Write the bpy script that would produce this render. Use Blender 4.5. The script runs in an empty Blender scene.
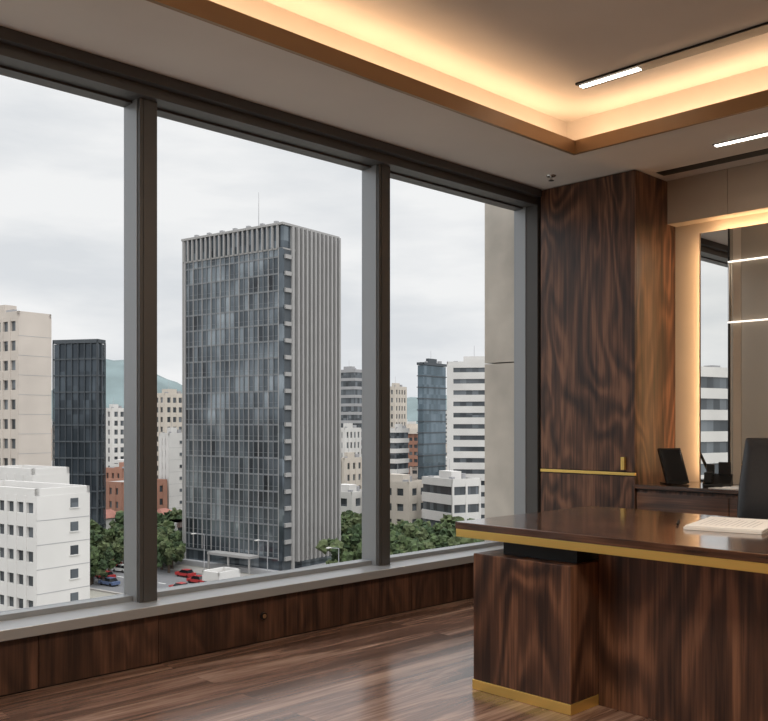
import bpy, bmesh, math, random
from mathutils import Vector, Matrix, noise
random.seed(7)
scene=bpy.context.scene
F=Vector((0.697,0.717,0)); R=Vector((0.717,-0.697,0))
GZ=-29.0

# ---------------------------------------------------------------- materials
def mat(name):
    m=bpy.data.materials.new(name); m.use_nodes=True
    nt=m.node_tree; b=nt.nodes['Principled BSDF']
    return m,nt,b
def simple(name,col,rough=0.5,metal=0.0,emis=None,estr=0,noise_amt=0.0,nscale=5.0,spec=0.5):
    m,nt,b=mat(name)
    b.inputs['Roughness'].default_value=rough; b.inputs['Metallic'].default_value=metal
    b.inputs['Specular IOR Level'].default_value=spec
    if noise_amt>0:
        tc=nt.nodes.new('ShaderNodeTexCoord'); n=nt.nodes.new('ShaderNodeTexNoise')
        n.inputs['Scale'].default_value=nscale; n.inputs['Detail'].default_value=5
        nt.links.new(tc.outputs['Object'],n.inputs['Vector'])
        r=nt.nodes.new('ShaderNodeValToRGB')
        r.color_ramp.elements[0].position=0.3; r.color_ramp.elements[1].position=0.7
        r.color_ramp.elements[0].color=(*[c*(1-noise_amt) for c in col],1)
        r.color_ramp.elements[1].color=(*[min(1,c*(1+noise_amt)) for c in col],1)
        nt.links.new(n.outputs['Fac'],r.inputs['Fac']); nt.links.new(r.outputs['Color'],b.inputs['Base Color'])
    else: b.inputs['Base Color'].default_value=(*col,1)
    if emis:
        b.inputs['Emission Color'].default_value=(*emis,1); b.inputs['Emission Strength'].default_value=estr
    return m

def wood(name,axis,dark,mid,light,rough=0.35,ring=30,scale=1.0,offset=(0,0,0),coat=0.0,ramt=0.20):
    m,nt,b=mat(name); N=nt.nodes.new; L=nt.links.new
    tc=N('ShaderNodeTexCoord'); mp=N('ShaderNodeMapping')
    s=[2.4*scale]*3; s[axis]=0.7*scale
    mp.inputs['Scale'].default_value=s; mp.inputs['Location'].default_value=offset
    L(tc.outputs['Object'],mp.inputs['Vector'])
    n=N('ShaderNodeTexNoise'); n.inputs['Scale'].default_value=1.0; n.inputs['Detail'].default_value=2.2; n.inputs['Roughness'].default_value=0.4
    n.inputs['Distortion'].default_value=0.5
    L(mp.outputs['Vector'],n.inputs['Vector'])
    mu=N('ShaderNodeMath'); mu.operation='MULTIPLY'; mu.inputs[1].default_value=ring*2.6
    L(n.outputs['Fac'],mu.inputs[0])
    si=N('ShaderNodeMath'); si.operation='SINE'; L(mu.outputs[0],si.inputs[0])
    ma=N('ShaderNodeMath'); ma.operation='MULTIPLY_ADD'; ma.inputs[1].default_value=0.5; ma.inputs[2].default_value=0.5
    L(si.outputs[0],ma.inputs[0])
    mp2=N('ShaderNodeMapping'); s2=[80]*3; s2[axis]=2.2; mp2.inputs['Scale'].default_value=s2
    L(tc.outputs['Object'],mp2.inputs['Vector'])
    n2=N('ShaderNodeTexNoise'); n2.inputs['Scale'].default_value=1; n2.inputs['Detail'].default_value=4
    L(mp2.outputs['Vector'],n2.inputs['Vector'])
    mp3=N('ShaderNodeMapping'); s3=[14]*3; s3[axis]=1.3; mp3.inputs['Scale'].default_value=s3
    L(tc.outputs['Object'],mp3.inputs['Vector'])
    n3=N('ShaderNodeTexNoise'); n3.inputs['Scale'].default_value=1; n3.inputs['Detail'].default_value=5
    n3.inputs['Distortion'].default_value=0.7
    L(mp3.outputs['Vector'],n3.inputs['Vector'])
    a=N('ShaderNodeMath'); a.operation='MULTIPLY'; a.inputs[1].default_value=ramt; L(ma.outputs[0],a.inputs[0])
    b2=N('ShaderNodeMath'); b2.operation='MULTIPLY_ADD'; b2.inputs[1].default_value=0.5; L(n2.outputs['Fac'],b2.inputs[0]); L(a.outputs[0],b2.inputs[2])
    c2=N('ShaderNodeMath'); c2.operation='MULTIPLY_ADD'; c2.inputs[1].default_value=0.6; L(n3.outputs['Fac'],c2.inputs[0]); L(b2.outputs[0],c2.inputs[2])
    r=N('ShaderNodeValToRGB'); e=r.color_ramp.elements
    e[0].position=0.47; e[0].color=(*dark,1); e[1].position=0.86; e[1].color=(*light,1)
    k=e.new(0.65); k.color=(*mid,1)
    L(c2.outputs[0],r.inputs['Fac']); L(r.outputs['Color'],b.inputs['Base Color'])
    b.inputs['Roughness'].default_value=rough
    b.inputs['Coat Weight'].default_value=coat; b.inputs['Coat Roughness'].default_value=0.1
    bp=N('ShaderNodeBump'); bp.inputs['Strength'].default_value=0.08; bp.inputs['Distance'].default_value=0.002
    L(n2.outputs['Fac'],bp.inputs['Height']); L(bp.outputs['Normal'],b.inputs['Normal'])
    return m

W_V=wood('walnut_vertical',2,(0.029,0.0135,0.009),(0.088,0.040,0.0235),(0.235,0.112,0.063),0.36)
W_Y=wood('walnut_desktop',1,(0.030,0.014,0.009),(0.090,0.040,0.022),(0.21,0.098,0.053),0.2,coat=0.7,ramt=0.12)
W_X=wood('walnut_panel',2,(0.024,0.011,0.007),(0.062,0.028,0.0165),(0.14,0.065,0.038),0.4,ramt=0.12)
GOLD=simple('brushed_gold',(0.90,0.61,0.18),0.3,0.8)
BRONZE=simple('bronze_trim',(0.25,0.145,0.07),0.4,0.35)
FRAME=simple('window_frame_metal',(0.075,0.072,0.07),0.45,0.3)
FRAMELIT=simple('window_frame_lit',(0.29,0.305,0.32),0.35,0.35)  # lighter copy of the frame metal, sky light put into its colour
SILL=simple('sill_metal',(0.35,0.36,0.37),0.35,0.4)
CEIL=simple('ceiling_paint',(0.61,0.56,0.51),0.9,noise_amt=0.03,nscale=2)
WALL=simple('wall_plaster',(0.46,0.38,0.30),0.8,noise_amt=0.05,nscale=3)
BLACK=simple('black_metal',(0.012,0.012,0.012),0.4,0.3)
LEATHER=simple('black_leather',(0.014,0.015,0.018),0.42,noise_amt=0.2,nscale=60)
PAPER=simple('paper',(0.8,0.79,0.77),0.8)
INK=simple('printed_ink',(0.4,0.4,0.42),0.8)
LED=simple('led_diffuser',(1,1,1),0.5,emis=(1,0.95,0.86),estr=9)
GLOWT=simple('thin_emissive',(1,1,1),0.5,emis=(1,0.93,0.82),estr=1.5)
WLED=simple('warm_led',(1,0.8,0.5),0.5,emis=(1,0.62,0.3),estr=3)
MIRROR=simple('mirror_glass',(0.9,0.9,0.88),0.005,1.0)
SMOKE=simple('bronze_glass_panel',(0.38,0.32,0.25),0.16,0.35)
CHROME=simple('chrome',(0.6,0.6,0.6),0.15,1.0)
SCREEN=simple('dark_screen',(0.01,0.011,0.013),0.08)
CONC=simple('concrete',(0.50,0.46,0.405),0.9,noise_amt=0.17,nscale=3.0)

def floor_mat():
    m,nt,b=mat('wood_floor'); N=nt.nodes.new; L=nt.links.new
    tc=N('ShaderNodeTexCoord')
    br=N('ShaderNodeTexBrick'); br.offset=0.37; br.inputs['Scale'].default_value=1
    br.inputs['Brick Width'].default_value=2.4; br.inputs['Row Height'].default_value=0.19
    br.inputs['Mortar Size'].default_value=0.0011; br.inputs['Mortar Smooth'].default_value=0.3
    br.inputs['Color1'].default_value=(0,0,0,1); br.inputs['Color2'].default_value=(1,1,1,1); br.inputs['Mortar'].default_value=(0.5,0.5,0.5,1)
    L(tc.outputs['Object'],br.inputs['Vector'])
    cx=N('ShaderNodeVectorMath'); cx.operation='MULTIPLY_ADD'
    cx.inputs[1].default_value=(3.7,5.1,9.0)
    L(br.outputs['Color'],cx.inputs[0]); L(tc.outputs['Object'],cx.inputs[2])
    mp=N('ShaderNodeMapping'); mp.inputs['Scale'].default_value=(0.7,8,1); L(cx.outputs[0],mp.inputs['Vector'])
    n=N('ShaderNodeTexNoise'); n.inputs['Scale'].default_value=1; n.inputs['Detail'].default_value=6; n.inputs['Roughness'].default_value=0.6; n.inputs['Distortion'].default_value=0.9
    L(mp.outputs[0],n.inputs['Vector'])
    mp2=N('ShaderNodeMapping'); mp2.inputs['Scale'].default_value=(3,90,1); L(cx.outputs[0],mp2.inputs['Vector'])
    n2=N('ShaderNodeTexNoise'); n2.inputs['Scale'].default_value=1; n2.inputs['Detail'].default_value=3
    L(mp2.outputs[0],n2.inputs['Vector'])
    a=N('ShaderNodeMath'); a.operation='MULTIPLY_ADD'; a.inputs[1].default_value=0.3; L(n2.outputs['Fac'],a.inputs[0]); L(n.outputs['Fac'],a.inputs[2])
    sx=N('ShaderNodeSeparateColor'); L(br.outputs['Color'],sx.inputs[0])
    a2=N('ShaderNodeMath'); a2.operation='MULTIPLY_ADD'; a2.inputs[1].default_value=0.06; L(sx.outputs[0],a2.inputs[0]); L(a.outputs[0],a2.inputs[2])
    r=N('ShaderNodeValToRGB'); e=r.color_ramp.elements
    e[0].position=0.48; e[0].color=(0.065,0.035,0.025,1); e[1].position=0.90; e[1].color=(0.44,0.30,0.225,1)
    k=e.new(0.68); k.color=(0.19,0.108,0.078,1)
    L(a2.outputs[0],r.inputs['Fac'])
    mx=N('ShaderNodeMix'); mx.data_type='RGBA'; mx.inputs[7].default_value=(0.05,0.025,0.018,1)
    L(br.outputs['Fac'],mx.inputs[0]); L(r.outputs['Color'],mx.inputs[6])
    L(mx.outputs[2],b.inputs['Base Color'])
    b.inputs['Roughness'].default_value=0.20; b.inputs['Specular IOR Level'].default_value=0.7
    bp=N('ShaderNodeBump'); bp.inputs['Strength'].default_value=0.10; bp.inputs['Distance'].default_value=0.002
    L(n.outputs['Fac'],bp.inputs['Height']); L(bp.outputs['Normal'],b.inputs['Normal'])
    return m
FLOOR=floor_mat()

def glass_mat():
    m=bpy.data.materials.new('window_glass'); m.use_nodes=True; nt=m.node_tree; nt.nodes.clear()
    o=nt.nodes.new('ShaderNodeOutputMaterial'); t=nt.nodes.new('ShaderNodeBsdfTransparent')
    t.inputs[0].default_value=(0.985,0.99,0.99,1)
    nt.links.new(t.outputs[0],o.inputs[0])
    return m
GLASS=glass_mat()

def facade_glass(name,c0,c1,c2,cell=(1.43,1.43,3.3),rough=0.12,metal=0.3,namp=0.22,rnd=0.45,off=0.5,low=0.0):
    m,nt,b=mat(name); N=nt.nodes.new; L=nt.links.new
    tc=N('ShaderNodeTexCoord'); dv=N('ShaderNodeVectorMath'); dv.operation='DIVIDE'; dv.inputs[1].default_value=cell
    fl=N('ShaderNodeVectorMath'); fl.operation='FLOOR'; wn=N('ShaderNodeTexWhiteNoise')
    ad=N('ShaderNodeVectorMath'); ad.operation='ADD'; ad.inputs[1].default_value=(0.5,off,0.02)
    L(tc.outputs['Object'],dv.inputs[0]); L(dv.outputs[0],ad.inputs[0]); L(ad.outputs[0],fl.inputs[0]); L(fl.outputs[0],wn.inputs['Vector'])
    n=N('ShaderNodeTexNoise'); n.inputs['Scale'].default_value=0.09; n.inputs['Detail'].default_value=2
    L(tc.outputs['Object'],n.inputs['Vector'])
    a=N('ShaderNodeMath'); a.operation='MULTIPLY_ADD'; a.inputs[1].default_value=rnd
    L(wn.outputs['Value'],a.inputs[0]); 
    s=N('ShaderNodeMath'); s.operation='SUBTRACT'; s.inputs[1].default_value=namp; L(n.outputs['Fac'],s.inputs[0]); L(s.outputs[0],a.inputs[2])
    r=N('ShaderNodeValToRGB'); e=r.color_ramp.elements; e[0].position=0.2; e[0].color=(*c0,1); e[1].position=0.85; e[1].color=(*c2,1)
    k=e.new(0.5); k.color=(*c1,1)
    L(a.outputs[0],r.inputs['Fac']); L(r.outputs['Color'],b.inputs['Base Color'])
    b.inputs['Roughness'].default_value=rough; b.inputs['Metallic'].default_value=metal
    return m
DYT=(28.6-1.6)/20
TG=facade_glass('tower_curtain_glass',(0.03,0.034,0.04),(0.11,0.132,0.152),(0.34,0.385,0.42),cell=(DYT,DYT,3.3),metal=0.6,rough=0.06,rnd=0.34,namp=0.16,off=-1.28/DYT)
DG=facade_glass('dark_window_glass',(0.03,0.035,0.04),(0.07,0.08,0.09),(0.18,0.2,0.22),cell=(1.5,1.5,3.2),metal=0.1)
BG=facade_glass('dark_tower_glass',(0.02,0.028,0.036),(0.04,0.052,0.065),(0.08,0.10,0.12),cell=(1.5,1.5,3.2),metal=0.3)
TEAL=facade_glass('teal_tower_glass',(0.07,0.10,0.12),(0.10,0.14,0.17),(0.17,0.22,0.26),metal=0.3)

# ---------------------------------------------------------------- mesh builder
class MB:
    def __init__(s): s.v=[];s.f=[];s.m=[];s.mats=[];s.sm=[]
    def mi(s,m):
        if m not in s.mats: s.mats.append(m)
        return s.mats.index(m)
    def add(s,vs,fs,m,T=None,smooth=False):
        o=len(s.v); i=s.mi(m)
        for v in vs:
            v=Vector(v); s.v.append(T@v if T else v)
        for f in fs: s.f.append([o+k for k in f]); s.m.append(i); s.sm.append(smooth)
    def box(s,x0,x1,y0,y1,z0,z1,m,T=None):
        vs=[(x0,y0,z0),(x1,y0,z0),(x1,y1,z0),(x0,y1,z0),(x0,y0,z1),(x1,y0,z1),(x1,y1,z1),(x0,y1,z1)]
        s.add(vs,[(0,3,2,1),(4,5,6,7),(0,1,5,4),(1,2,6,5),(2,3,7,6),(3,0,4,7)],m,T)
    def cyl(s,p0,p1,r0,r1,m,n=16,T=None,smooth=True):
        p0=Vector(p0);p1=Vector(p1);ax=(p1-p0).normalized()
        u=ax.orthogonal().normalized();w=ax.cross(u)
        vs=[];
        for p,r in((p0,r0),(p1,r1)):
            for k in range(n):
                a=2*math.pi*k/n; vs.append(p+u*math.cos(a)*r+w*math.sin(a)*r)
        s.add(vs,[(k,(k+1)%n,n+(k+1)%n,n+k) for k in range(n)],m,T,smooth)
        s.add(vs[:n],[tuple(reversed(range(n)))],m,T); s.add(vs[n:],[tuple(range(n))],m,T)
    def build(s,name,T=None,bevel=0,seg=2,parent=None):
        me=bpy.data.meshes.new(name); me.from_pydata([tuple(v) for v in s.v],[],s.f)
        for m in s.mats: me.materials.append(m)
        for p,i,sm in zip(me.polygons,s.m,s.sm): p.material_index=i; p.use_smooth=sm
        me.update()
        o=bpy.data.objects.new(name,me); scene.collection.objects.link(o)
        if T: o.matrix_world=T
        if bevel:
            b=o.modifiers.new('bevel','BEVEL'); b.width=bevel; b.segments=seg; b.limit_method='ANGLE'; b.angle_limit=math.radians(40)
        if parent: o.parent=parent
        return o
def empty(name,loc=(0,0,0)):
    e=bpy.data.objects.new(name,None); e.location=loc; e.empty_display_size=0.1; scene.collection.objects.link(e); return e
def childof(o,e):
    o.parent=e; o.matrix_parent_inverse=Matrix.Translation(e.location).inverted()

# ---------------------------------------------------------------- room shell
XW,XE,YS,YN=-3.2,6.27,-3.4,4.12
CZ=3.02
b=MB(); b.box(XW,XE+0.1,YS,YN+0.05,-0.1,0,FLOOR); b.build('floor')
tx0,tx1,ty0,ty1=-1.8,5.07,-2.4,3.40; g=0.2; TZ=3.32
b=MB()
b.box(XW,XE+0.1,ty1,4.42,CZ,CZ+0.03,CEIL); b.box(XW,XE+0.1,YS,ty0,CZ,CZ+0.03,CEIL)
b.box(tx1,XE+0.1,ty0,ty1,CZ,CZ+0.03,CEIL); b.box(XW,tx0,ty0,ty1,CZ,CZ+0.03,CEIL)
b.box(XW,tx0-g,YS,4.42,CZ+0.03,TZ,CEIL); b.box(tx1+g,XE+0.1,YS,4.42,CZ+0.03,TZ,CEIL)
b.box(tx0-g,tx1+g,ty1+g,4.42,CZ+0.03,TZ,CEIL); b.box(tx0-g,tx1+g,YS,ty0-g,CZ+0.03,TZ,CEIL)
b.box(XW,XE+0.1,YS,4.42,TZ,TZ+0.1,CEIL)
b.build('ceiling')
b=MB(); t=0.018; s_=0.006; lz=CZ+0.085; bz=CZ-0.004
b.box(tx0-t,tx1+t,ty1-s_,ty1+t,bz,lz,BRONZE); b.box(tx0-t,tx1+t,ty0-t,ty0+s_,bz,lz,BRONZE)
b.box(tx1-s_,tx1+t,ty0+s_,ty1-s_,bz,lz,BRONZE); b.box(tx0-t,tx0+s_,ty0+s_,ty1-s_,bz,lz,BRONZE)
b.build('trim_1')
b=MB(); b.box(XE,XE+0.1,YS,4.42,0,TZ,WALL); b.build('wall_east')
b=MB(); b.box(XW-0.1,XW,YS,4.42,0,TZ,WALL); b.build('wall_west')
b=MB(); b.box(XW,XE,YS-0.1,YS,0,TZ,WALL); b.build('wall_south')
HB=2.91
b=MB()
b.box(XW,5.68,YN,4.42,0,0.272,W_X)
b.box(5.76,XE+0.1,YN,4.36,0,CZ,WALL)
b.box(XW,5.76,4.15,4.36,HB,CZ,FRAME)
b.build('wall_north')
b=MB(); x=XW
while x<5.67:
    x2=min(x+0.62,5.675); b.box(x+0.0015,x2-0.0015,YN-0.018,YN,0.008,0.258,W_X); x=x2
b.box(XW,5.675,YN-0.006,YN,0,0.27,BLACK)
b.build('baseboard_north',bevel=0.001,seg=1)
b=MB(); b.box(XW,5.675,4.06,4.40,0.272,0.308,SILL); b.box(XW,5.675,4.055,4.075,0.262,0.312,SILL); b.build('window_sill',bevel=0.003)
b=MB(); b.cyl((3.04,4.101,0.15),(3.04,4.088,0.15),0.02,0.02,BLACK,20); b.cyl((3.04,4.09,0.15),(3.04,4.085,0.15),0.012,0.012,BRONZE,16); b.build('power_outlet')
mull=[-2.80,-1.09,0.62,2.33,4.04]
b=MB()
for X in mull:
    b.box(X,X+0.10,4.20,4.36,0.308,HB,FRAME)
    b.box(X-0.004,X+0.104,4.225,4.36,0.308,HB,FRAMELIT)  # pale plates stand in for daylight on the mullion sides
    b.box(X+0.02,X+0.08,4.195,4.20,0.308,HB,FRAME)
b.box(5.672,5.76,4.14,4.36,0.308,HB,FRAME); b.box(5.666,5.70,4.25,4.36,0.308,HB,FRAMELIT)
b.box(XW,5.66,4.27,4.36,0.308,0.335,FRAMELIT)
b.box(XW,5.66,4.27,4.36,HB-0.012,HB,FRAME)
b.box(XW,5.67,4.10,4.16,2.965,CZ,FRAME)
b.build('window_frame')
for i,X in enumerate(mull):
    x1=mull[i+1] if i+1<len(mull) else 5.668
    b=MB(); b.box(X+0.105,x1-0.005,4.338,4.346,0.335,HB-0.01,GLASS); b.build('window_%d'%(i+1))

# cabinet
b=MB(); cy0,cy1,cx0,cx1=3.31,4.115,5.68,6.262
b.box(cx0+0.02,cx1,cy0,cy1,0,CZ-0.003,W_V)
b.box(cx0,cx0+0.018,cy0,cy1,0.08,0.852,W_V)
b.box(cx0,cx0+0.018,cy0,cy1,0.888,CZ-0.005,W_V)
b.box(cx0-0.005,cx0+0.02,cy0-0.002,cy1,0.860,0.881,GOLD)
b.box(cx0-0.022,cx0,cy0+0.07,cy0+0.10,0.90,0.99,GOLD)
b.build('built_in_cabinet',bevel=0.002)
b=MB(); b.box(6.14,XE,YS,2.849,2.70,CZ,WALL); b.box(6.14,XE,2.853,cy0-0.001,2.70,CZ,WALL); b.build('trim_2')
b=MB(); b.box(6.165,6.18,2.856,3.07,0.802,2.60,MIRROR); b.box(6.18,6.20,2.88,3.04,0.82,2.57,BLACK); b.box(6.16,6.166,3.064,3.07,0.802,2.6,BRONZE); b.box(6.20,XE-0.004,2.93,2.98,1.5,2.3,BLACK); b.build('backlit_mirror')
b=MB()
b.box(6.165,6.18,1.3,2.845,0.802,2.60,SMOKE); b.box(6.155,6.18,2.845,2.856,0.802,2.60,BLACK); b.box(6.18,XE-0.004,1.4,2.6,0.9,2.4,BLACK)
b.box(6.158,6.165,2.765,2.82,0.802,2.60,WALL)
b.build('bronze_glass_panel')
b=MB()
for z in(2.36,1.935): b.box(6.14,6.157,1.6,2.85,z,z+0.009,GLOWT)  # thin emissive bars set against the panel
b.box(6.14,6.154,2.842,2.850,1.935,2.36,CHROME)
b.build('glowing_bar')
b=MB(); b.box(6.201,6.208,2.99,3.035,0.85,2.55,WLED); b.build('mirror_backlight_strip')

# credenza
b=MB()
b.box(5.66,XE-0.003,0.6,3.305,0.775,0.80,W_Y)
b.box(5.70,XE-0.003,0.62,3.30,0.06,0.765,W_V)
b.box(5.74,XE-0.003,0.64,3.28,0.0,0.06,BLACK)
for k in range(4):
    y0=0.62+k*0.67; b.box(5.685,5.70,y0+0.003,y0+0.667,0.10,0.745,W_Y)
b.box(5.69,5.70,0.62,3.30,0.765,0.775,BLACK)
b.build('credenza',bevel=0.002)

# ---------------------------------------------------------------- desk
e=empty('executive_desk',(3.8,1.4,0))
b=MB(); b.box(3.20,4.35,0.1,2.81,0.737,0.77,W_Y); o=b.build('desktop',bevel=0.003); childof(o,e)
b=MB(); b.box(3.203,4.347,0.103,2.807,0.700,0.737,GOLD); o=b.build('gold_edge_band',bevel=0.002); childof(o,e)
b=MB(); b.box(3.215,4.2,2.175,2.71,0.045,0.63,W_V); o=b.build('pedestal',bevel=0.003); childof(o,e)
b=MB(); b.box(3.211,4.2,2.171,2.714,0.0,0.045,GOLD); o=b.build('pedestal_gold_plinth',bevel=0.002); childof(o,e)
b=MB(); b.box(3.30,4.15,2.2,2.6,0.63,0.700,BLACK); o=b.build('shadow_gap_riser'); childof(o,e)
b=MB(); b.box(3.42,3.46,0.55,2.17,0.0,0.700,W_V); o=b.build('modesty_panel',bevel=0.002); childof(o,e)
b=MB(); b.box(3.215,4.2,0.2,0.6,0.0,0.700,W_V); o=b.build('side_pedestal',bevel=0.003); childof(o,e)

b=MB(); T=Matrix.Translation((3.95,1.81,0.771))@Matrix.Rotation(math.radians(12),4,'Z')
b.box(-0.25,0.21,-0.17,0.15,0,0.012,PAPER,T); b.box(-0.245,0.2,-0.175,0.145,0.0125,0.018,PAPER,T)
for k in range(11):
    b.box(-0.17,0.02+0.1*((k*7)%3)/3+0.03,-0.12+k*0.022,-0.117+k*0.022,0.0181,0.0184,INK,T)
b.build('document_stack')
b=MB(); b.cyl((3.80,2.0,0.777),(3.93,2.06,0.777),0.005,0.005,BLACK,10); b.cyl((3.93,2.06,0.777),(3.945,2.067,0.777),0.005,0.001,GOLD,10); b.build('pen')

def tilt(loc,rz,rx): return Matrix.Translation(loc)@Matrix.Rotation(rz,4,'Z')@Matrix.Rotation(rx,4,'X')
b=MB(); rz=math.radians(-28); T=tilt((5.9,3.10,0.803),rz,math.radians(-24))
b.box(-0.09,0.09,-0.009,0.009,0.004,0.27,BLACK,T); b.box(-0.078,0.078,-0.011,-0.009,0.018,0.256,SCREEN,T)
T2=tilt((5.9,3.10,0.802),rz,0)
b.box(-0.06,0.06,-0.02,0.13,0,0.008,BLACK,T2)
b.box(-0.02,0.02,-0.002,0.002,0.0,0.15,BLACK,T2@Matrix.Translation((0,0.12,0))@Matrix.Rotation(math.radians(12),4,'X'))
b.build('tablet_on_stand',bevel=0.002)
b=MB(); T2=tilt((5.88,2.80,0.801),math.radians(-70),0)
b.add([(-0.09,-0.08,0),(0.09,-0.08,0),(0.09,0.09,0),(-0.09,0.09,0),(-0.09,-0.08,0.02),(0.09,-0.08,0.02),(0.09,0.09,0.085),(-0.09,0.09,0.085)],[(0,3,2,1),(4,5,6,7),(0,1,5,4),(1,2,6,5),(2,3,7,6),(3,0,4,7)],BLACK,T2)
b.box(-0.075,-0.03,-0.075,0.085,0.075,0.10,BLACK,T2); b.box(-0.078,-0.027,-0.09,-0.05,0.03,0.10,BLACK,T2); b.box(-0.078,-0.027,0.05,0.095,0.06,0.15,BLACK,T2)
b.box(0.0,0.08,0.055,0.065,0.075,0.165,SCREEN,T2)
b.build('desk_phone',bevel=0.004)
b=MB()
b.cyl((5.93,2.62,0.81),(5.93,2.62,0.90),0.032,0.036,CHROME,20); b.cyl((5.93,2.62,0.86),(5.95,2.63,0.97),0.004,0.004,BLACK,8); b.cyl((5.92,2.63,0.86),(5.90,2.64,0.96),0.004,0.004,GOLD,8)
b.build('pen_holder')
b=MB(); b.box(5.78,6.0,2.40,2.72,0.801,0.809,PAPER); b.box(5.70,5.92,2.62,2.78,0.8005,0.803,PAPER); b.build('paper_sheets')

# ---------------------------------------------------------------- office chair
def pad(name,w,h,t,fn,m,e,nx=14,nz=16,p=4.5):
    vs=[];fs=[]
    for side in(1,-1):
        for j in range(nz+1):
            for i in range(nx+1):
                u=-1+2*i/nx; v=-1+2*j/nz
                th=(max(0,1-abs(u)**p)**(1/p))*(max(0,1-abs(v)**p)**(1/p))
                vs.append(fn(u*w/2,v*h/2,side*th*t/2))
    K=(nx+1)*(nz+1)
    for s in(0,1):
        for j in range(nz):
            for i in range(nx):
                a=s*K+j*(nx+1)+i; q=(a,a+1,a+nx+2,a+nx+1)
                fs.append(q if s==0 else q[::-1])
    bb=MB(); bb.add(vs,fs,m,None,True); o=bb.build(name)
    wm=o.modifiers.new('w','WELD'); wm.merge_threshold=0.0005
    ss=o.modifiers.new('s','SUBSURF'); ss.levels=1; ss.render_levels=2
    childof(o,e); return o
cc=Vector((4.84,1.97,0)); e=empty('office_chair',cc)
CT=Matrix.Translation(cc)@Matrix.Rotation(math.radians(4),4,'Z')
def f_back(u,v,s): return CT@Vector((0.20+0.06*(v/0.36)-0.35*u*u-0.03*math.cos(v*8)-s, u, 0.795+v))
pad('backrest',0.56,0.74,0.10,f_back,LEATHER,e)
def f_seat(u,v,s): return CT@Vector((-0.06+v, u, 0.475+0.25*u*u+s-0.02*(1 if v<-0.2 else 0)))
pad('seat',0.54,0.52,0.10,f_seat,LEATHER,e)
for sd in(-1,1):
    b=MB(); y=sd*0.30
    b.box(-0.20,0.12,y-0.03,y+0.03,0.65,0.68,LEATHER,CT); b.box(-0.06,-0.01,y-0.012,y+0.012,0.44,0.65,BLACK,CT); b.box(-0.06,-0.01,min(y,sd*0.1),max(y,sd*0.1),0.415,0.44,BLACK,CT)
    o=b.build('armrest',bevel=0.01,seg=3); childof(o,e)
b=MB(); b.cyl((0,0,0.12),(0,0,0.42),0.03,0.025,CHROME,16,CT); b.box(-0.14,0.14,-0.11,0.11,0.40,0.43,BLACK,CT)
b.box(0.10,0.22,-0.04,0.04,0.40,0.43,BLACK,CT); b.box(0.19,0.22,-0.04,0.04,0.40,0.70,BLACK,CT)
for k in range(5):
    a=2*math.pi*k/5+0.3; c,s=math.cos(a),math.sin(a)
    b.cyl((0,0,0.13),(0.30*c,0.30*s,0.085),0.03,0.016,CHROME,10,CT)
    b.cyl((0.30*c-0.025*s,0.30*s+0.025*c,0.03),(0.30*c+0.025*s,0.30*s-0.025*c,0.03),0.03,0.03,BLACK,14,CT)
    b.cyl((0.30*c,0.30*s,0.04),(0.30*c,0.30*s,0.09),0.012,0.012,BLACK,8,CT)
o=b.build('swivel_base'); childof(o,e)

# ---------------------------------------------------------------- ceiling lights
b=MB(); z=TZ
b.box(4.69,4.79,-2.0,3.14,z-0.014,z-0.0005,BLACK); b.box(4.72,4.76,2.73,3.13,z-0.018,z-0.014,LED); b.box(4.72,4.76,0.2,0.9,z-0.018,z-0.014,LED)
b.build('linear_ceiling_light')
b=MB(); b.box(5.535,5.585,1.9,2.67,CZ-0.006,CZ-0.0005,BLACK); b.box(5.543,5.577,1.95,2.66,CZ-0.010,CZ-0.006,LED); b.build('linear_ceiling_light')
b=MB(); b.box(5.87,5.98,-2,3.25,CZ-0.004,CZ-0.0005,BLACK); b.build('ceiling_slot_diffuser')
b=MB(); b.cyl((5.4,3.82,CZ),(5.4,3.82,CZ-0.008),0.035,0.03,CHROME,20); b.cyl((5.4,3.82,CZ-0.008),(5.4,3.82,CZ-0.035),0.01,0.01,CHROME,12); b.cyl((5.4,3.82,CZ-0.035),(5.4,3.82,CZ-0.038),0.02,0.02,BLACK,12); b.build('ceiling_sprinkler')

def area(name,loc,rot,sx,sy,power,col):
    l=bpy.data.lights.new(name,'AREA'); l.shape='RECTANGLE'; l.size=sx; l.size_y=sy; l.energy=power; l.color=col
    o=bpy.data.objects.new(name,l); o.location=loc; o.rotation_euler=rot; scene.collection.objects.link(o); return o
warm=(1,0.66,0.39)
PI=math.pi; CP=3.2
lx=tx1-tx0; ly=ty1-ty0
area('cove_led_1',((tx0+tx1)/2,ty1+0.10,CZ+0.045),(PI,0,0),lx,0.05,CP*lx,warm)
area('cove_led_2',((tx0+tx1)/2,ty0-0.10,CZ+0.045),(PI,0,0),lx,0.05,CP*lx,warm)
area('cove_led_3',(tx1+0.10,(ty0+ty1)/2,CZ+0.045),(PI,0,0),0.05,ly,CP*ly,warm)
area('cove_led_4',(tx0-0.10,(ty0+ty1)/2,CZ+0.045),(PI,0,0),0.05,ly,CP*ly,warm)
def aim(o,zdir,xdir):
    z=-Vector(zdir).normalized(); x=Vector(xdir).normalized(); y=z.cross(x); 
    M=Matrix((x,y,z)).transposed().to_4x4(); M.translation=o.location; o.matrix_world=M
o=area('mirror_led_1',(6.205,3.05,1.70),(0,0,0),1.7,0.03,5.4,(1,0.66,0.37)); aim(o,(1.0,0.7,0),(0,0,1))
o=area('mirror_led_2',(6.205,2.2,2.585),(0,0,0),1.6,0.03,4.5,(1,0.66,0.37)); aim(o,(1.0,0,1),(0,1,0))
area('ambient_fill_1',(1.2,0.4,3.30),(0,0,0),1.2,1.2,108,(1,0.88,0.74))  # added area light, lifts the ambient level of the room
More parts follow.
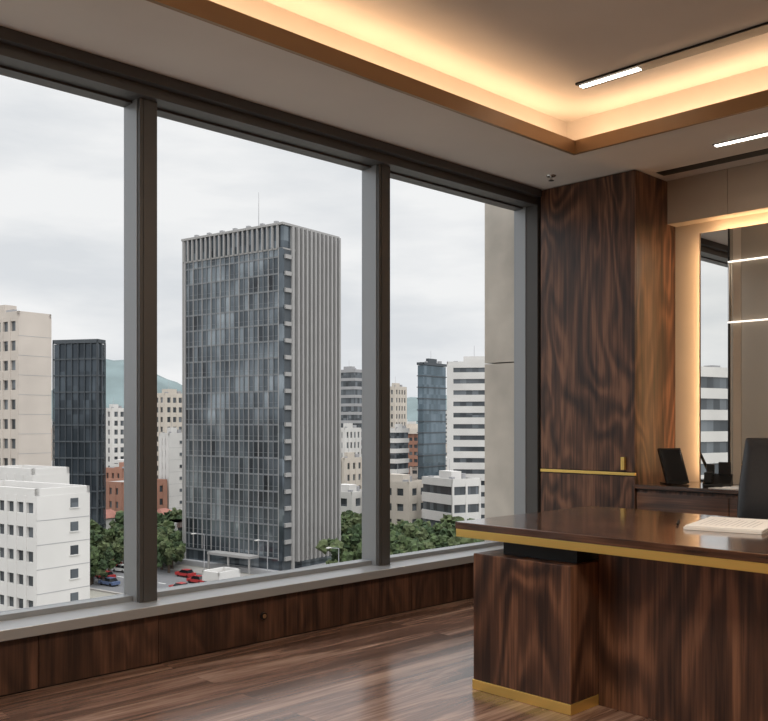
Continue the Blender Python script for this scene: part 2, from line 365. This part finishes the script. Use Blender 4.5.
area('ambient_fill_2',(3.6,0.0,3.30),(0,0,0),0.3,1.5,60,(1,0.87,0.72))  # second added fill, not an actual fixture
for i in range(len(mull)):
    x0=mull[i]+0.1; x1=mull[i+1] if i+1<len(mull) else 5.65
    o=area('window_portal',((x0+x1)/2,4.40,1.61),(-PI/2,0,0),x1-x0,2.6,1,(1,1,1))
    aim(o,(0,-1,0),(1,0,0)); o.data.cycles.is_portal=True

# ---------------------------------------------------------------- city
WHITE=simple('white_facade',(0.61,0.595,0.575),0.9,noise_amt=0.08,nscale=0.15)  # facade tones chosen lighter, putting distance haze into the colour
CREAM=simple('cream_facade',(0.53,0.48,0.42),0.9,noise_amt=0.08,nscale=0.15)
BEIGE=simple('beige_facade',(0.52,0.465,0.415),0.9,noise_amt=0.08,nscale=0.2)
GREY=simple('grey_facade',(0.33,0.33,0.34),0.9,noise_amt=0.06,nscale=0.2)
DARKF=simple('dark_facade',(0.06,0.07,0.08),0.6)
BRICK=simple('terracotta_facade',(0.33,0.17,0.12),0.9,noise_amt=0.1,nscale=0.2)
TILE=simple('red_roof',(0.30,0.13,0.10),0.9,noise_amt=0.2,nscale=0.4)
FIN=simple('tower_fin',(0.32,0.312,0.305),0.7,noise_amt=0.04,nscale=0.2)
MULL=simple('tower_mullion',(0.17,0.18,0.19),0.5)
ROOF=simple('roof_grey',(0.33,0.32,0.31),0.9,noise_amt=0.15,nscale=0.3)
foot=[]
def frame(d,lat,th):
    th=math.radians(th); rd=F*math.cos(th)+R*math.sin(th); ld=F*math.sin(th)-R*math.cos(th)
    p=F*d+R*lat
    return Matrix(((rd.x,ld.x,0,p.x),(rd.y,ld.y,0,p.y),(0,0,1,GZ),(0,0,0,1)))

def bldg(name,d,lat,L,Rr,ztop,th=35.7,wall=WHITE,glass=DG,fl=3.2,sp=1.5,pier=0,pw=0.5,blankL=False,blankR=False,roofbox=True,pierR=None,winR=False,margin=0):
    H=ztop-GZ; b=MB(); n=max(1,int(H/fl)); fl=H/n; o=0.25
    b.box(o,Rr-o,o,L-o,0,H-0.3,glass)
    for k in range(n+1):
        z=k*fl; b.box(0,Rr,0,L,max(0,z-sp/2),min(H,z+sp/2) if k<n else H,wall)
    if blankL: b.box(-0.05,0.4,0,L,0,H,wall)
    elif pier:
        m=max(2,round(L/pier))
        for i in range(m+1):
            y=i*(L-pw)/m; b.box(-0.06,0.3,y,y+pw,0,H,wall)
    if margin: b.box(-0.1,0.3,0,margin,0,H,wall); b.box(-0.1,0.3,L-margin,L,0,H,wall)
    if blankR:
        b.box(0,Rr,-0.05,0.4,0,H,wall)
        if winR:
            for k in range(n):
                b.box(Rr*0.62,Rr*0.62+0.9,-0.07,0,k*fl+1.0,k*fl+1.9,glass)
                b.box(Rr*0.62-0.1,Rr*0.62+1.0,-0.16,0,k*fl+0.9,k*fl+1.0,wall)
        for k in range(1,n): b.box(0,Rr,-0.07,0,k*fl-0.03,k*fl+0.03,GREY)
    elif pier or pierR:
        q=pierR or pier; m=max(2,round(Rr/q))
        for i in range(m+1):
            x=i*(Rr-pw)/m; b.box(x,x+pw,-0.06,0.3,0,H,wall)
    for (a0,a1,c0,c1) in((0,Rr,0,0.3),(0,Rr,L-0.3,L),(0,0.3,0,L),(Rr-0.3,Rr,0,L)): b.box(a0,a1,c0,c1,H,H+0.7,wall)
    b.box(0.3,Rr-0.3,0.3,L-0.3,H,H+0.05,ROOF)
    if roofbox:
        b.box(Rr*0.3,Rr*0.65,L*0.3,L*0.7,H,H+2.2,wall); b.cyl((Rr*0.8,L*0.4,H),(Rr*0.8,L*0.4,H+1.6),0.8,0.8,GREY,12)
        b.cyl((Rr*0.45,L*0.5,H+2.2),(Rr*0.45,L*0.5,H+5),0.06,0.04,GREY,6)
        b.box(Rr*0.1,Rr*0.2,L*0.1,L*0.2,H,H+1.1,GREY); b.box(Rr*0.1,Rr*0.22,L*0.8,L*0.88,H,H+0.9,GREY)
    M=frame(d,lat,th); c=M@Vector((Rr/2,L/2,0)); foot.append((c.x,c.y,math.hypot(Rr,L)/2))
    return b.build(name,M)

def tower():
    H=1.24+200*176/900-GZ
    L,W=28.6,17.3; b=MB(); fl=3.3
    b.box(0.30,W-0.35,0.35,L-0.35,0,H-1,TG)
    n=20; dy=DYT
    for i in range(n+1):
        y=1.2+i*dy; b.box(0.12,0.4,y,y+0.15,3.6,H-4.5,MULL if i%2 else FIN)
    for i in range(0,n+1):
        y=1.2+i*dy
        if y+0.28<L: b.box(-0.2,0.4,y-0.05,y+0.28,H-5,H-0.3,FIN)
    k=1
    while k*fl<H-4.5:
        z=k*fl; b.box(0.18,W-0.2,0.4,L-0.15,z-0.16,z+0.16,MULL); b.box(0.26,0.5,0.4,L-0.2,z+1.0,z+1.07,MULL); k+=1
    b.box(0.1,W,0.0,L,H-5.2,H-4.9,FIN); b.box(-0.25,W+0.25,-0.25,L+0.25,H-0.45,H,FIN)
    b.box(0.2,W-0.2,0.2,L-0.2,H-4.8,H-0.5,TG)
    b.box(0,0.5,L-0.7,L,0,H,FIN); b.box(-0.05,0.5,0,1.0,3,H-5,TG)
    b.box(-0.08,0.0,0.95,1.12,3,H-0.5,FIN)
    b.box(0.3,3.2,0.05,0.5,0,H-5,DARKF)
    k=1
    while k*fl<H-4:
        z=k*fl; b.box(0.5,2.3,-0.35,0.4,z-0.35,z+0.45,FIN); k+=1
    b.box(2.5,3.2,-0.35,0.5,0,H-0.5,FIN)
    m=11
    for i in range(m):
        x=3.9+i*(W-4.2)/(m-1); b.box(x-0.1,x+0.38,-0.75,0.5,2.5,H-0.4,FIN)
    k=1
    while k*fl<H-1:
        b.box(3.4,W,0.15,0.5,k*fl-0.4,k*fl+0.4,MULL); k+=1
    b.box(W-0.2,W+0.2,0,L,0,H,FIN); b.box(0,W,L-0.2,L+0.2,0,H,FIN)
    b.box(-1.2,W+1.2,-1.2,L+1,0,1.0,GREY)
    b.box(4,12,6,20,H,H+1.0,GREY); b.cyl((8,14,H+1),(8,14,H+9.5),0.10,0.04,GREY,6)
    for q in range(7): b.box(0.5,1.2,2+q*3.8,2.8+q*3.8,H,H+0.6,GREY)
    b.box(-3.0,-0.3,6,18,3.2,3.7,FIN)
    for q in(6.2,12,17.6): b.box(-2.9,-2.6,q,q+0.3,0,3.2,FIN)
    foot.append(((F*190-R*22).x,(F*190-R*22).y,20))
    b.build('office_tower',frame(176,-19.8,35.7))
tower()
bldg('highrise_building',130,-52.8,20,5.4,16.6,wall=BEIGE,blankR=True,fl=2.7,sp=1.4,pier=2.0,pw=0.6)
bldg('glass_office_building',200,-63.6,11.5,3.2,19.0,15,wall=DARKF,glass=BG,fl=3.6,sp=0.3,pier=1.6,pw=0.12,roofbox=False)
bldg('apartment_building',85,-32.8,15,5.9,-5.8,wall=WHITE,fl=2.3,sp=1.3,pier=1.7,pw=0.45,blankR=True,winR=True,roofbox=False)
bldg('apartment_building',99,-38.6,9,4.6,-4.6,wall=WHITE,fl=2.6,sp=1.5,pier=1.8,pw=0.6,blankR=True,roofbox=False)
bldg('residential_tower',350,-105.8,6,7,6,wall=WHITE,pier=3,pw=1.2)
bldg('residential_tower',300,-73,7.6,11,10.2,wall=CREAM,pier=2.5,pw=1)
bldg('residential_tower',245,-58.5,4,6,-2.5,wall=WHITE,pier=2.5,pw=1.2,blankR=True,winR=True)
bldg('brick_apartment_building',232,-67.5,14.4,15,-15,wall=BRICK,pier=3,pw=1.5,fl=3.2,sp=1.8,roofbox=False)
bldg('brick_apartment_building',262,-76,9,12,-13,wall=BRICK,pier=3,pw=1.5,sp=1.6)
bldg('striped_office_building',400,-12.9,11.4,7,24,wall=GREY,glass=DG,fl=3.6,sp=1.3)
bldg('residential_tower',300,-13,4,9,-1.4,wall=WHITE,pier=2.5,pw=1)
bldg('residential_tower',250,-11,3,9,-9.5,wall=CREAM,pier=3,pw=1.4)
bldg('residential_tower',380,4.6,5,9,15.6,wall=CREAM,pier=2.5,pw=1)
bldg('striped_office_building',300,4,3,8,-1.6,wall=WHITE,fl=3.4,sp=1.5)
bldg('teal_glass_building',300,13.3,2.8,14.6,20.5,wall=DARKF,glass=TEAL,fl=3.6,sp=0.3,pier=0)
bldg('striped_office_building',220,28.4,13.0,12,15.4,8,wall=WHITE,fl=2.75,sp=1.65,pier=0,margin=1.6)
bldg('lowrise_building',205,15.6,13,8,-12.5,60,wall=WHITE,fl=3.4,sp=2.2,pierR=30,roofbox=True)
bldg('lowrise_building',218,6,12,9,-14,wall=CREAM,fl=3.6,sp=2.0,pier=4,pw=1.5)
bldg('lowrise_building',225,-8,10,9,-17,wall=WHITE,fl=3.6,sp=2.0,pier=4,pw=1.5)
bldg('lowrise_building',150,-27.5,4,5,-24.6,wall=WHITE,fl=3.0,sp=2.0,roofbox=False)
bldg('residential_tower',-40,-126,16,18,8.5,35,wall=WHITE,fl=3.0,sp=1.5)
bldg('residential_tower',-8,-150,14,14,3,20,wall=CREAM,fl=3.0,sp=1.5)
b=MB()
def blk(d,a,h,w,l,mm,th,lat=None,roof=None):
    T=frame(d,a*d if lat is None else lat,th); c=T@Vector((l/2,w/2,0)); rr=math.hypot(l,w)/2
    if any(math.hypot(c.x-x,c.y-y)<rr+q for x,y,q in foot): return
    foot.append((c.x,c.y,rr*0.8))
    b.box(0.3,l-0.3,0.3,w-0.3,0,h-0.5,DG,T)
    n=int(h/3.4)
    for i in range(n+1): b.box(0,l,0,w,max(0,i*3.4-0.9),min(h,i*3.4+0.9),mm,T)
    if roof:
        b.box(0,l,0,w,h-1.2,h,mm,T)
        b.add([(-.4,-.4,h),(l+.4,-.4,h),(l+.4,w+.4,h),(-.4,w+.4,h),(l*.3,w/2,h+1.8),(l*.7,w/2,h+1.8)],[(0,1,5,4),(1,2,5),(2,3,4,5),(3,0,4)],roof,T)
    else: b.box(0,l,0,w,h-1.2,h,random.choice([mm,mm,TILE,ROOF]) if h<12 else mm,T)
    if random.random()<0.5: b.box(-0.02,l+0.02,-0.02,0.5,0,h,mm,T)
    q=max(2,int(w/3))
    for i in range(q+1): b.box(-0.05,0.3,i*(w-0.9)/q,i*(w-0.9)/q+0.9,0,h,mm,T)
    if not roof and random.random()<0.6: b.box(l*0.3,l*0.6,w*0.3,w*0.6,h,h+2.2,mm,T)
PAL=[WHITE,WHITE,CREAM,BEIGE,GREY,WHITE,BRICK]
for k in range(60):
    d=random.uniform(198,245); a=random.choice([random.uniform(-0.33,-0.225),random.uniform(-0.055,0.12)])
    blk(d,a,random.uniform(4,8),random.uniform(5,8),random.uniform(5,8),random.choice([WHITE,CREAM,BEIGE,BRICK,WHITE]),35.7,None,random.choice([TILE,TILE,None]))
for k in range(230):
    d=random.uniform(245,380); a=random.choice([random.uniform(-0.5,-0.22),random.uniform(-0.06,0.3)])
    blk(d,a,random.uniform(5,16),random.uniform(6,13),random.uniform(6,13),random.choice([WHITE,WHITE,CREAM,BEIGE,BRICK,CREAM]),random.choice([35.7,35.7,10,50]))
for k in range(520):
    d=random.uniform(380,1100); a=random.uniform(-0.55,0.5)
    h=random.uniform(8,30)+ (d-300)*0.004*random.random(); 
    if random.random()<0.18: h+=random.uniform(4,14)
    blk(d,a,h,random.uniform(8,22),random.uniform(8,20),random.choice(PAL),random.choice([35.7,35.7,10,50]))
for k in range(160):
    d=random.uniform(-220,120); lat=random.uniform(-700,-170)
    blk(d,0,random.uniform(8,34),random.uniform(8,20),random.uniform(8,20),random.choice(PAL),random.choice([35.7,10,50]),lat)
b.build('distant_city_buildings')
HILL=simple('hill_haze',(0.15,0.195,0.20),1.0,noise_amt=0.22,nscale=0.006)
vs=[];fs=[];nx=140;ny=8
for j in range(ny+1):
    for i in range(nx+1):
        a=-0.75+1.4*i/nx; d=2600+j*160
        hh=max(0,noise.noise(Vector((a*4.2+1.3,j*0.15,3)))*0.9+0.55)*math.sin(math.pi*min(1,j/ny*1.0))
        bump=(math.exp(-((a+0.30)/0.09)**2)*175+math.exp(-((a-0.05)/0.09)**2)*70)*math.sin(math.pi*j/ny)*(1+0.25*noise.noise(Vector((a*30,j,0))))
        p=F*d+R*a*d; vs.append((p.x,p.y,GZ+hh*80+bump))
for j in range(ny):
    for i in range(nx):
        q=j*(nx+1)+i; fs.append((q,q+1,q+nx+2,q+nx+1))
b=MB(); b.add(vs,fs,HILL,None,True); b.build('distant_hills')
ASPH=simple('asphalt',(0.15,0.15,0.155),0.9,noise_amt=0.15,nscale=0.1)
PAVE=simple('pavement',(0.32,0.30,0.28),0.9,noise_amt=0.15,nscale=0.3)
GROUND=simple('city_ground',(0.22,0.21,0.18),0.95,noise_amt=0.25,nscale=0.05)
GRASS=simple('grass',(0.06,0.09,0.035),0.95,noise_amt=0.3,nscale=0.4)
LINE=simple('road_marking',(0.6,0.6,0.58),0.9)
b=MB(); b.box(-4000,4500,20,4500,GZ-1,GZ,GROUND); b.build('ground')
T=frame(176,-19.8,35.7)
b=MB()
b.box(-30,-8,-150,170,0.02,0.08,ASPH,T); b.box(-150,160,-30,-12,0.02,0.09,ASPH,T)
for k in range(-35,42):
    b.box(-19.2,-18.8,k*4,k*4+2,0.09,0.11,LINE,T); b.box(k*4,k*4+2,-21.2,-20.8,0.1,0.12,LINE,T)
b.box(-30.6,-30,-150,170,0.02,0.25,PAVE,T); b.box(-8,-3,-12,150,0.02,0.25,PAVE,T); b.box(-8,60,-12,-6,0.02,0.25,PAVE,T)
b.build('city_street')
b=MB(); b.box(-7.5,-3.5,40,150,0.25,0.35,GRASS,T); b.box(20,60,-6,40,0.02,0.3,GRASS,T); b.build('grass_verge')
CC=[(0.6,0.6,0.6),(0.4,0.03,0.03),(0.05,0.05,0.06),(0.75,0.75,0.73),(0.1,0.14,0.25)]
cm=[simple('car_paint_%d'%i,c,0.3) for i,c in enumerate(CC)]
def car(x,y,along,mi):
    b=MB(); Tc=T@Matrix.Translation((x,y,0.1))@Matrix.Rotation(0 if along else PI/2,4,'Z')
    b.box(-2.1,2.1,-0.85,0.85,0.3,0.85,cm[mi])
    b.add([(-1.5,-0.8,0.85),(1.1,-0.8,0.85),(1.1,0.8,0.85),(-1.5,0.8,0.85),(-1.1,-0.65,1.4),(0.5,-0.65,1.4),(0.5,0.65,1.4),(-1.1,0.65,1.4)],[(4,5,6,7),(0,1,5,4),(1,2,6,5),(2,3,7,6),(3,0,4,7)],SCREEN)
    b.box(-1.05,0.45,-0.6,0.6,1.4,1.44,cm[mi])
    for cx in(-1.3,1.3):
        for cy in(-0.85,0.7): b.cyl((cx,cy,0.3),(cx,cy+0.15,0.3),0.32,0.32,BLACK,12)
    b.build('car',Tc)
for k in range(24):
    car((-26,-22,-15,-11.5)[k%4],-24+k*5.5+random.uniform(-1.5,1.5),False,random.randrange(5))
for k in range(10):
    car(-5+k*13+random.uniform(-3,3),random.choice([-26,-23,-18,-15]),True,random.randrange(5))
b=MB()
for k in range(10):
    y=-20+k*17; b.cyl((-7.5,y,0),(-7.5,y,8),0.12,0.08,GREY,6,T); b.cyl((-7.5,y,8),(-10,y,8.4),0.07,0.06,GREY,6,T); b.box(-10.8,-9.8,y-0.2,y+0.2,8.35,8.5,WHITE,T)
b.build('street_lamps')
LEAF=[simple('foliage_a',(0.03,0.052,0.02),0.95,noise_amt=0.5,nscale=1.2),simple('foliage_b',(0.05,0.075,0.027),0.95,noise_amt=0.5,nscale=1.2),simple('foliage_c',(0.075,0.095,0.04),0.95,noise_amt=0.5,nscale=1.2)]
TRUNK=simple('bark',(0.08,0.055,0.04),0.95)
ico=bmesh.new(); bmesh.ops.create_icosphere(ico,subdivisions=2,radius=1); iv=[v.co.copy() for v in ico.verts]; ifc=[[v.index for v in f.verts] for f in ico.faces]; ico.free()
b=MB()
def tree(x,y,h):
    b.cyl((x,y,GZ),(x,y,GZ+h*0.5),0.3,0.2,TRUNK,6)
    for k in range(34):
        a=random.uniform(0,2*PI); rr=random.uniform(0,0.40)*h; r=random.uniform(0.05,0.12)*h
        c=Vector((x+math.cos(a)*rr,y+math.sin(a)*rr,GZ+h*random.uniform(0.35,0.92)-rr*0.3)); m=random.choice(LEAF)
        vs=[c+v*r*(1+1.0*noise.noise(v*2.3+c)) for v in iv]; b.add(vs,ifc,m)
def grove(n,d0,d1,u0,u1,h0=7,h1=11):
    for k in range(n):
        for _ in range(12):
            d=random.uniform(d0,d1); a=random.uniform(u0,u1); p=F*d+R*a*d
            if not any(math.hypot(p.x-x,p.y-y)<q+1.5 for x,y,q in foot): break
        else: continue
        tree(p.x,p.y,random.uniform(h0,h1))
grove(36,180,236,-0.33,-0.225,6,10)
grove(14,205,240,-0.06,-0.02,6,9); grove(40,163,205,0.004,0.12,6,10); grove(14,172,215,-0.052,-0.015,7,11)
grove(9,160,180,-0.335,-0.30,6,8)
b.build('street_trees')
b=MB()
for z0,z1 in((-6,-1.2),(-1.19,1.72),(1.73,5.0)): b.box(5.84,6.6,4.37,4.80,z0,z1,CONC)
b.build('exterior_column')

# ---------------------------------------------------------------- world
w=bpy.data.worlds.new('World'); scene.world=w; w.use_nodes=True; nt=w.node_tree; N=nt.nodes.new; L=nt.links.new
bg=nt.nodes['Background']; tc=N('ShaderNodeTexCoord'); sp=N('ShaderNodeSeparateXYZ'); L(tc.outputs['Generated'],sp.inputs[0])
mp=N('ShaderNodeMapping'); mp.inputs['Scale'].default_value=(1.6,1.6,6.5); mp.inputs['Location'].default_value=(0.4,0.2,0.3); L(tc.outputs['Generated'],mp.inputs[0])
n=N('ShaderNodeTexNoise'); n.inputs['Scale'].default_value=1.9; n.inputs['Detail'].default_value=7; n.inputs['Roughness'].default_value=0.53; L(mp.outputs[0],n.inputs['Vector'])
r=N('ShaderNodeValToRGB'); e=r.color_ramp.elements; e[0].position=0.36; e[0].color=(0.73,0.75,0.78,1); e[1].position=0.58; e[1].color=(0.91,0.91,0.915,1)
L(n.outputs['Fac'],r.inputs['Fac'])
mr=N('ShaderNodeMapRange'); mr.inputs[1].default_value=0.42; mr.inputs[2].default_value=1.0; mr.inputs[3].default_value=1.0; mr.inputs[4].default_value=3.6
L(sp.outputs[2],mr.inputs[0])
L(r.outputs['Color'],bg.inputs[0]); L(mr.outputs[0],bg.inputs[1])
s=bpy.data.lights.new('sun','SUN'); s.energy=0.9; s.angle=math.radians(25); s.color=(1,0.97,0.93)
so=bpy.data.objects.new('sun',s); scene.collection.objects.link(so); so.rotation_euler=(math.radians(48),0,math.radians(-20))

c=bpy.data.cameras.new('camera'); c.sensor_width=36; c.lens=42.19; c.shift_y=0.080; c.clip_end=9000; c.clip_start=0.05
co=bpy.data.objects.new('camera',c); co.location=(0,0,1.24); co.rotation_euler=(PI/2,0,math.radians(-44.2)); scene.collection.objects.link(co)
scene.camera=co
scene.view_settings.view_transform='Standard'; scene.view_settings.look='None'; scene.view_settings.exposure=0
